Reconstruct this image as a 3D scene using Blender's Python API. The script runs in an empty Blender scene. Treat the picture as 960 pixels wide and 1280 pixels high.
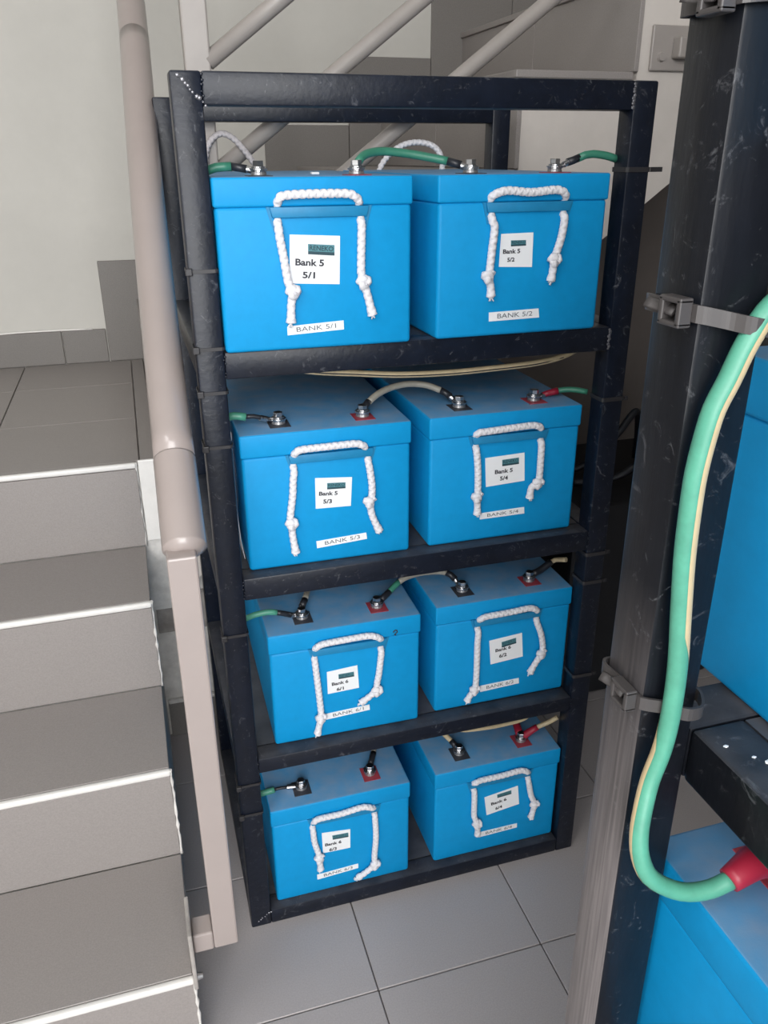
import bpy, bmesh, math, random
from mathutils import Vector, Matrix
random.seed(7)
S = bpy.context.scene
COL = S.collection

# ------------------------------------------------------------ camera
cam_d = bpy.data.cameras.new('camera'); cam = bpy.data.objects.new('camera', cam_d); COL.objects.link(cam)
cam_d.sensor_fit = 'VERTICAL'; cam_d.sensor_height = 36.0; cam_d.lens = 1019.459 / 1280 * 36.0
cam_d.clip_start = 0.02; cam_d.clip_end = 60
def _cam_axes(yaw, pitch, roll):
    cy, sy, cp, sp, cr, sr = math.cos(yaw), math.sin(yaw), math.cos(pitch), math.sin(pitch), math.cos(roll), math.sin(roll)
    f = Vector((-sy * cp, cy * cp, sp)); r = Vector((cy, sy, 0)); u = r.cross(f)
    return r * cr + u * sr, u * cr - r * sr, f
_r, _u, _f = _cam_axes(-0.292135519, -0.410372269, -0.00550673516)
M4 = Matrix((( _r.x, _u.x, -_f.x, -0.0665661712), (_r.y, _u.y, -_f.y, -1.01522588), (_r.z, _u.z, -_f.z, 1.20365913), (0, 0, 0, 1)))
cam.matrix_world = M4
S.camera = cam

# ------------------------------------------------------------ world, daylight, exposure
W = bpy.data.worlds.new('daylight'); S.world = W; W.use_nodes = True
W.node_tree.nodes['Background'].inputs[0].default_value = (0.95, 0.97, 1.0, 1)
W.node_tree.nodes['Background'].inputs[1].default_value = 2.3
ld = bpy.data.lights.new('doorway_daylight', 'AREA'); ld.shape = 'RECTANGLE'; ld.size = 1.5; ld.size_y = 1.9
ld.energy = 72; ld.color = (0.99, 0.98, 0.965)
lo = bpy.data.objects.new('doorway_daylight', ld); COL.objects.link(lo)
lo.location = (-0.42, -2.75, 1.75)
lo.rotation_euler = (Vector((0.1, 0.3, 0.85)) - lo.location).to_track_quat('-Z', 'Y').to_euler()
l2 = bpy.data.lights.new('added_left_fill', 'AREA'); l2.shape = 'RECTANGLE'; l2.size = 0.9; l2.size_y = 0.9  # added fill lamp high on the left; the wall has no window
l2.energy = 22; l2.color = (0.99, 0.985, 0.98)
l2o = bpy.data.objects.new('added_left_fill', l2); COL.objects.link(l2o); l2o.location = (-1.26, -1.35, 2.25)
l2o.rotation_euler = (Vector((0.35, -0.55, 0.35)) - l2o.location).to_track_quat('-Z', 'Y').to_euler()
S.view_settings.view_transform = 'Standard'; S.view_settings.look = 'None'
S.view_settings.gamma = 1.0; S.view_settings.use_curve_mapping = False
S.view_settings.exposure = 0.06

# ------------------------------------------------------------ materials
def mat(name, col, rough=0.5, metal=0.0, spec=0.5, var=0.0, vscale=20.0, bump=0.0, bscale=200.0, dust=None, scratch=0.0, tint2=None, coat=0.0, stretch=None):
    m = bpy.data.materials.new(name); m.use_nodes = True
    nt = m.node_tree; N = nt.nodes; L = nt.links; b = N['Principled BSDF']
    b.inputs['Roughness'].default_value = rough; b.inputs['Metallic'].default_value = metal
    b.inputs['Specular IOR Level'].default_value = spec
    b.inputs['Coat Weight'].default_value = coat
    b.inputs['Base Color'].default_value = (*col, 1)
    tc = N.new('ShaderNodeTexCoord'); vec = tc.outputs['Object']
    if stretch:
        mp = N.new('ShaderNodeMapping'); mp.inputs['Scale'].default_value = stretch; L.new(vec, mp.inputs['Vector']); vec = mp.outputs['Vector']
    cur = None
    if var > 0:
        n = N.new('ShaderNodeTexNoise'); n.inputs['Scale'].default_value = vscale; n.inputs['Detail'].default_value = 6; n.inputs['Roughness'].default_value = 0.65
        L.new(vec, n.inputs['Vector'])
        r = N.new('ShaderNodeMapRange'); r.inputs['From Min'].default_value = 0.3; r.inputs['From Max'].default_value = 0.7
        L.new(n.outputs['Fac'], r.inputs['Value'])
        mx = N.new('ShaderNodeMix'); mx.data_type = 'RGBA'
        c2 = tint2 if tint2 else tuple(c * (1 - var) for c in col); c1 = col if tint2 else tuple(min(1, c * (1 + var)) for c in col)
        mx.inputs['A'].default_value = (*c1, 1); mx.inputs['B'].default_value = (*c2, 1)
        L.new(r.outputs[0], mx.inputs['Factor']); cur = mx.outputs['Result']
    if dust:                                        # fine dust lying on upward faces
        dc, amt = dust
        g = N.new('ShaderNodeNewGeometry'); sx = N.new('ShaderNodeSeparateXYZ'); L.new(g.outputs['True Normal'], sx.inputs[0])
        rr = N.new('ShaderNodeMapRange'); rr.inputs['From Min'].default_value = 0.7; rr.inputs['From Max'].default_value = 0.98; L.new(sx.outputs['Z'], rr.inputs['Value'])
        n2 = N.new('ShaderNodeTexNoise'); n2.inputs['Scale'].default_value = 35; n2.inputs['Detail'].default_value = 5; L.new(tc.outputs['Object'], n2.inputs['Vector'])
        mu = N.new('ShaderNodeMath'); mu.operation = 'MULTIPLY'; L.new(rr.outputs[0], mu.inputs[0]); L.new(n2.outputs['Fac'], mu.inputs[1])
        m2 = N.new('ShaderNodeMath'); m2.operation = 'MULTIPLY'; L.new(mu.outputs[0], m2.inputs[0]); m2.inputs[1].default_value = amt * 2
        md = N.new('ShaderNodeMix'); md.data_type = 'RGBA'; md.inputs['B'].default_value = (*dc, 1); md.inputs['A'].default_value = (*col, 1)
        if cur: L.new(cur, md.inputs['A'])
        L.new(m2.outputs[0], md.inputs['Factor']); cur = md.outputs['Result']
    if scratch > 0:                                 # pale scuffs worn into the paint
        n3 = N.new('ShaderNodeTexNoise'); n3.inputs['Scale'].default_value = 60; n3.inputs['Detail'].default_value = 10; n3.inputs['Roughness'].default_value = 0.75; n3.inputs['Distortion'].default_value = 1.5
        L.new(tc.outputs['Object'], n3.inputs['Vector'])
        r3 = N.new('ShaderNodeMapRange'); r3.inputs['From Min'].default_value = 0.58; r3.inputs['From Max'].default_value = 0.72; L.new(n3.outputs['Fac'], r3.inputs['Value'])
        m3 = N.new('ShaderNodeMath'); m3.operation = 'MULTIPLY'; m3.inputs[1].default_value = scratch; L.new(r3.outputs[0], m3.inputs[0])
        ms = N.new('ShaderNodeMix'); ms.data_type = 'RGBA'; ms.inputs['A'].default_value = (*col, 1); ms.inputs['B'].default_value = (0.35, 0.36, 0.39, 1)
        if cur: L.new(cur, ms.inputs['A'])
        L.new(m3.outputs[0], ms.inputs['Factor']); cur = ms.outputs['Result']
    if cur: L.new(cur, b.inputs['Base Color'])
    if bump > 0:
        nb = N.new('ShaderNodeTexNoise'); nb.inputs['Scale'].default_value = bscale; nb.inputs['Detail'].default_value = 4; L.new(vec, nb.inputs['Vector'])
        bp = N.new('ShaderNodeBump'); bp.inputs['Strength'].default_value = bump; bp.inputs['Distance'].default_value = 0.002
        L.new(nb.outputs['Fac'], bp.inputs['Height']); L.new(bp.outputs['Normal'], b.inputs['Normal'])
    return m

M = dict(
    plaster=mat('cream_plaster', (0.60, 0.585, 0.545), 0.85, var=0.06, vscale=3, bump=0.15, bscale=60),
    plaster_warm=mat('stair_side_plaster', (0.61, 0.565, 0.525), 0.85, var=0.07, vscale=6, bump=0.25, bscale=40),
    plaster_rough=mat('rough_white_plaster', (0.66, 0.64, 0.61), 0.9, var=0.25, vscale=18, bump=0.6, bscale=60),
    floortile=mat('flare_lightened_tile', (0.40, 0.372, 0.372), 0.45, var=0.10, vscale=420, bump=0.03, bscale=500, spec=0.4),  # same tile as the stairs, lightened to put flare into the colour
    tile=mat('grey_stone_tile', (0.295, 0.270, 0.258), 0.42, var=0.10, vscale=420, bump=0.03, bscale=500, spec=0.4),
    skirt=mat('grey_skirting_tile', (0.21, 0.196, 0.184), 0.5, var=0.10, vscale=420, spec=0.4),
    grout=mat('dark_grout', (0.10, 0.092, 0.085), 0.9),
    nosing=mat('white_nosing', (0.80, 0.78, 0.75), 0.25, var=0.05, vscale=40),
    beige=mat('beige_gloss_paint', (0.36, 0.308, 0.290), 0.28, var=0.03, vscale=12, coat=0.2),
    greyrail=mat('grey_gloss_paint', (0.34, 0.31, 0.29), 0.35, var=0.05, vscale=15),
    blue=mat('blue_abs', (0.003, 0.285, 0.62), 0.5, spec=0.22, var=0.04, vscale=60, bump=0.05, bscale=900, dust=((0.19, 0.33, 0.52), 0.72)),
    bluebar=mat('blue_abs_dusty', (0.008, 0.215, 0.44), 0.5, var=0.06, vscale=80),
    rope=mat('white_braided_rope', (0.74, 0.73, 0.76), 0.85, var=0.10, vscale=500),
    ropegrey=mat('grey_braided_rope', (0.50, 0.47, 0.48), 0.85, var=0.12, vscale=500),
    black=mat('black_gloss_paint', (0.006, 0.009, 0.018), 0.36, var=0.3, vscale=30, bump=0.18, bscale=120, scratch=0.30, spec=0.32, dust=((0.12, 0.12, 0.13), 0.35)),
    nearblack=mat('black_brushed_paint', (0.006, 0.007, 0.010), 0.34, var=0.35, vscale=45, bump=0.25, bscale=90, scratch=0.26, spec=0.30, stretch=(1, 1, 0.22), dust=((0.10, 0.10, 0.11), 0.5)),
    plate=mat('dark_shelf_sheet', (0.030, 0.032, 0.038), 0.5, var=0.3, vscale=25, dust=((0.14, 0.14, 0.15), 0.4)),
    weld=mat('weld_bead', (0.22, 0.22, 0.24), 0.35, metal=0.6, var=0.4, vscale=200),
    paper=mat('white_label_paper', (0.84, 0.86, 0.88), 0.55),
    ink=mat('black_print', (0.03, 0.03, 0.04), 0.6),
    greyink=mat('grey_print', (0.11, 0.13, 0.15), 0.6),
    logo=mat('teal_logo_patch', (0.07, 0.22, 0.26), 0.55),
    logodark=mat('dark_logo_print', (0.015, 0.055, 0.075), 0.55),
    steel=mat('zinc_steel', (0.55, 0.55, 0.56), 0.28, metal=1.0, var=0.1, vscale=200),
    lead=mat('lead_post', (0.35, 0.35, 0.36), 0.45, metal=0.8),
    padblack=mat('dark_terminal_pad', (0.045, 0.05, 0.065), 0.5),
    padred=mat('red_terminal_pad', (0.36, 0.05, 0.075), 0.5),
    green=mat('green_cable_sheath', (0.045, 0.22, 0.145), 0.42, var=0.08, vscale=90),
    greenlight=mat('pale_green_cable_sheath', (0.080, 0.315, 0.22), 0.42, var=0.10, vscale=90),
    yellow=mat('yellow_cable_sheath', (0.56, 0.46, 0.29), 0.45, var=0.12, vscale=90),
    stripe=mat('yellow_stripe', (0.55, 0.43, 0.25), 0.45, var=0.06, vscale=90),
    greybeige=mat('beige_grey_cable_sheath', (0.34, 0.32, 0.27), 0.45, var=0.12, vscale=90),
    sleeve=mat('black_heatshrink', (0.018, 0.020, 0.026), 0.4),
    redboot=mat('red_boot', (0.32, 0.014, 0.038), 0.42),
    tie=mat('black_nylon_tie', (0.028, 0.027, 0.030), 0.4),
    tiegrey=mat('grey_nylon_tie', (0.055, 0.050, 0.050), 0.45),
    foam=mat('white_plastic_sheet', (0.62, 0.62, 0.66), 0.5),
    chip=mat('chipped_paint', (0.03, 0.02, 0.02), 0.8),
    dirt=mat('dusty_grey_concrete', (0.34, 0.315, 0.295), 0.95, var=0.3, vscale=20, bump=0.5, bscale=60),
    dim=mat('darkened_unseen_wall', (0.10, 0.095, 0.09), 0.8, var=0.1, vscale=4),  # unseen front and right walls, darkened so nothing bright reflects there
    recess=mat('brown_recess_shade', (0.19, 0.165, 0.15), 0.85, var=0.08, vscale=5),
    ceilm=mat('white_ceiling', (0.7, 0.69, 0.67), 0.9, var=0.03, vscale=3),
    boxblack=mat('black_case', (0.010, 0.011, 0.014), 0.55, var=0.2, vscale=30),
)

def brush_sheen(m):
    # brushed streaks on the aisle side, reflection painted in, paler towards the foot
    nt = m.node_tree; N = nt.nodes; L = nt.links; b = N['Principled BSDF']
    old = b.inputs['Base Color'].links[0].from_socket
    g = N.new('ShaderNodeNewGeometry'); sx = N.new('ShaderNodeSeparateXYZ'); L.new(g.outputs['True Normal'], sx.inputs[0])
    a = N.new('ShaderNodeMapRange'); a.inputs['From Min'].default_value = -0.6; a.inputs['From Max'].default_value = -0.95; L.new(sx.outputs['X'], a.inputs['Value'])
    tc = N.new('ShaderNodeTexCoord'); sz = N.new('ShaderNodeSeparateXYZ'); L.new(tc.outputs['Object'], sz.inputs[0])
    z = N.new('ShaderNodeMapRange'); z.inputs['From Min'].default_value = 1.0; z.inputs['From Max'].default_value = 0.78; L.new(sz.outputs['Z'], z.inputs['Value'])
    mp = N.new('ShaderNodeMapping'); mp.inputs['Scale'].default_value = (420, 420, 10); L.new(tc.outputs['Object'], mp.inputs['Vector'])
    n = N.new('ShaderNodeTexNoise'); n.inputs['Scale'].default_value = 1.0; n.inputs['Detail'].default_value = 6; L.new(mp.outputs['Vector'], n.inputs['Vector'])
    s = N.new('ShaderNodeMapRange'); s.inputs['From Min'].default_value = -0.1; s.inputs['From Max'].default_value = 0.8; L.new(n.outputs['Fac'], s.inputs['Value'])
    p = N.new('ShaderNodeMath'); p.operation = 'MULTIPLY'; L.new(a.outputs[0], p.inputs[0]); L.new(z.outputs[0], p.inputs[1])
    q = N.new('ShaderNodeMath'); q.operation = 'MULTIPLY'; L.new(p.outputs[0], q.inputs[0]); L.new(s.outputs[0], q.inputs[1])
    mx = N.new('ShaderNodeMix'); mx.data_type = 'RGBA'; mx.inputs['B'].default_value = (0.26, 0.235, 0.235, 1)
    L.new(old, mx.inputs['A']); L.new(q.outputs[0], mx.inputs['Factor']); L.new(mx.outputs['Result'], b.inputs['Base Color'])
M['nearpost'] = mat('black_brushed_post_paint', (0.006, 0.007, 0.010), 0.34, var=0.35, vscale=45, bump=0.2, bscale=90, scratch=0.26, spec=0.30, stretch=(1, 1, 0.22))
brush_sheen(M['nearpost'])

# ------------------------------------------------------------ mesh helpers
def new_bm(): return bmesh.new()
def bx(bm, x0, x1, y0, y1, z0, z1, bev=0.0, seg=2):
    t = bmesh.new(); bmesh.ops.create_cube(t, size=1.0)
    for v in t.verts:
        v.co = Vector((x0 + (v.co.x + .5) * (x1 - x0), y0 + (v.co.y + .5) * (y1 - y0), z0 + (v.co.z + .5) * (z1 - z0)))
    if bev > 0: bmesh.ops.bevel(t, geom=t.edges[:], offset=bev, segments=seg, profile=0.5, affect='EDGES')
    merge(bm, t)
def merge(bm, t, mtx=None):
    if mtx is not None: bmesh.ops.transform(t, matrix=mtx, verts=t.verts[:])
    me = bpy.data.meshes.new('tmp'); t.to_mesh(me); t.free(); bm.from_mesh(me); bpy.data.meshes.remove(me)
def prism(bm, poly, a0, a1, axis='Y', bev=0.0):
    """poly: 2D outline; extruded along axis from a0 to a1"""
    def P(p, a): return {'Y': (p[0], a, p[1]), 'X': (a, p[0], p[1]), 'Z': (p[0], p[1], a)}[axis]
    t = bmesh.new()
    A = [t.verts.new(P(p, a0)) for p in poly]; B = [t.verts.new(P(p, a1)) for p in poly]
    t.faces.new(A); t.faces.new(B[::-1]); n = len(poly)
    for i in range(n): t.faces.new((A[i], B[i], B[(i + 1) % n], A[(i + 1) % n]))
    bmesh.ops.recalc_face_normals(t, faces=t.faces[:])
    if bev > 0: bmesh.ops.bevel(t, geom=t.edges[:], offset=bev, segments=2, profile=0.5, affect='EDGES')
    merge(bm, t)
def cyl(bm, p0, p1, r0, r1=None, n=20, bev=0.0):
    r1 = r0 if r1 is None else r1
    p0, p1 = Vector(p0), Vector(p1); d = p1 - p0
    t = bmesh.new(); bmesh.ops.create_cone(t, cap_ends=True, segments=n, radius1=r0, radius2=r1, depth=d.length)
    if bev > 0:
        es = [e for e in t.edges if abs(e.verts[0].co.z - e.verts[1].co.z) < 1e-6]
        bmesh.ops.bevel(t, geom=es, offset=bev, segments=2, profile=0.5, affect='EDGES')
    merge(bm, t, Matrix.Translation((p0 + p1) / 2) @ d.to_track_quat('Z', 'Y').to_matrix().to_4x4())
def catmull(pts, step, closed=False):
    P = [Vector(p) for p in pts]; out = []; n = len(P)
    rng = range(n if closed else n - 1)
    for i in rng:
        p1, p2 = P[i], P[(i + 1) % n]
        p0 = P[i - 1] if (closed or i > 0) else p1 * 2 - p2
        p3 = P[(i + 2) % n] if (closed or i + 2 < n) else p2 * 2 - p1
        k = max(1, int((p2 - p1).length / step))
        for j in range(k):
            t = j / k
            out.append(0.5 * ((2 * p1) + (p2 - p0) * t + (2 * p0 - 5 * p1 + 4 * p2 - p3) * t * t + (3 * p1 - p0 - 3 * p2 + p3) * t ** 3))
    if not closed: out.append(P[-1])
    return out
def frames(path):
    T = []
    for i in range(len(path)):
        a = path[max(0, i - 1)]; b = path[min(len(path) - 1, i + 1)]
        d = (b - a); T.append(d.normalized() if d.length > 1e-9 else Vector((0, 0, 1)))
    n = T[0].orthogonal().normalized(); out = []
    for t in T:
        n = (n - t * n.dot(t)); n = n.normalized() if n.length > 1e-6 else t.orthogonal().normalized()
        out.append((t, n, t.cross(n)))
    return out
def sweep(bm, pts, rad, n=12, step=0.004, braid=0.0, flat=1.0, smooth=True, pitch=0.0115):
    """tube along a curve; rad = number or f(s in 0..1); braid = relief of a braided rope"""
    path = catmull(pts, step) if step else [Vector(p) for p in pts]
    fr = frames(path); s = 0.0; rings = []
    tot = sum((path[i + 1] - path[i]).length for i in range(len(path) - 1)) or 1
    for i, p in enumerate(path):
        if i: s += (p - path[i - 1]).length
        r = rad(s / tot) if callable(rad) else rad
        t, a, b = fr[i]; ring = []
        for k in range(n):
            th = 2 * math.pi * k / n; rr = r
            if braid:
                ph = 2 * math.pi * s / pitch
                rr = r * (1 + braid * (max(math.sin(2 * th + ph), math.sin(2 * th - ph + 1.57)) - 0.35))
            ring.append(bm.verts.new(p + a * (math.cos(th) * rr) + b * (math.sin(th) * rr * flat)))
        rings.append(ring)
    for i in range(len(rings) - 1):
        for k in range(n):
            f = bm.faces.new((rings[i][k], rings[i][(k + 1) % n], rings[i + 1][(k + 1) % n], rings[i + 1][k])); f.smooth = smooth
    bm.faces.new(rings[0][::-1]); bm.faces.new(rings[-1])
def obj(name, bm, m, parent=None, smooth=None, angle=None):
    me = bpy.data.meshes.new(name)
    bmesh.ops.recalc_face_normals(bm, faces=bm.faces[:])
    if smooth:
        for f in bm.faces: f.smooth = True
        for e in bm.edges:
            if len(e.link_faces) == 2 and e.calc_face_angle(0) > math.radians(smooth): e.smooth = False
    bm.to_mesh(me); bm.free(); me.materials.append(m)
    o = bpy.data.objects.new(name, me); COL.objects.link(o)
    if parent is not None: o.parent = parent
    return o
def share(name, me, parent, loc=(0, 0, 0), rot=(0, 0, 0), scale=None):
    o = bpy.data.objects.new(name, me); COL.objects.link(o); o.parent = parent; o.location = loc; o.rotation_euler = rot
    if scale: o.scale = scale
    return o
def tag(o, label=None, cat=None, group=None, kind=None):
    if label: o['label'] = label
    if cat: o['category'] = cat
    if group: o['group'] = group
    if kind: o['kind'] = kind
    return o
def thing(name, label, cat, loc=(0, 0, 0), rz=0.0, group=None):
    o = bpy.data.objects.new(name, None); COL.objects.link(o); o.location = loc; o.rotation_euler = (0, 0, rz); o.empty_display_size = 0.05
    return tag(o, label, cat, group)
def box_obj(name, dims, m, parent=None, bev=0.0):
    bm = new_bm(); bx(bm, *dims, bev=bev); return obj(name, bm, m, parent)
_txt = {}
def text_mesh(body, bold=0.0):
    """flat lettering as a mesh, normalised to 1 unit wide with its lower left corner at the origin"""
    cu = bpy.data.curves.new('lettering', 'FONT'); cu.body = body; cu.size = 1.0; cu.offset = bold; cu.resolution_u = 3; cu.dimensions = '2D'; cu.fill_mode = 'BOTH'
    o = bpy.data.objects.new('lettering', cu); COL.objects.link(o)
    dg = bpy.context.evaluated_depsgraph_get(); dg.update()
    me = bpy.data.meshes.new_from_object(o.evaluated_get(dg)); bpy.data.objects.remove(o); bpy.data.curves.remove(cu)
    xs = [v.co.x for v in me.vertices]; ys = [v.co.y for v in me.vertices]
    x0, x1, y0, y1 = min(xs), max(xs), min(ys), max(ys)
    return me, x0, x1 - x0, y0, y1 - y0
def lettering(name, body, p, q, height, y, m, parent, bold=0.0):
    """flat print standing on the line p -> q (local x,z of a front face), at depth y"""
    me, x0, w, y0, h = text_mesh(body, bold)
    p = Vector((p[0], p[1])); d = Vector((q[0], q[1])) - p; L = d.length; d /= L; n = Vector((-d.y, d.x))
    for v in me.vertices:
        a = (v.co.x - x0) / w * L; b = (v.co.y - y0) / h * height
        k = p + d * a + n * b; v.co = Vector((k.x, y, k.y))
    me.materials.clear(); me.materials.append(m)
    o = bpy.data.objects.new(name, me); COL.objects.link(o); o.parent = parent
    return o
def sheet(name, quad, y, th, m, parent):
    """thin sheet on a front face from its four local (x,z) corners"""
    bm = new_bm(); A = [bm.verts.new((c[0], y, c[1])) for c in quad]; B = [bm.verts.new((c[0], y + th, c[1])) for c in quad]
    bm.faces.new(A); bm.faces.new(B[::-1])
    for i in range(4): bm.faces.new((A[i], B[i], B[(i + 1) % 4], A[(i + 1) % 4]))
    return obj(name, bm, m, parent)
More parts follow.
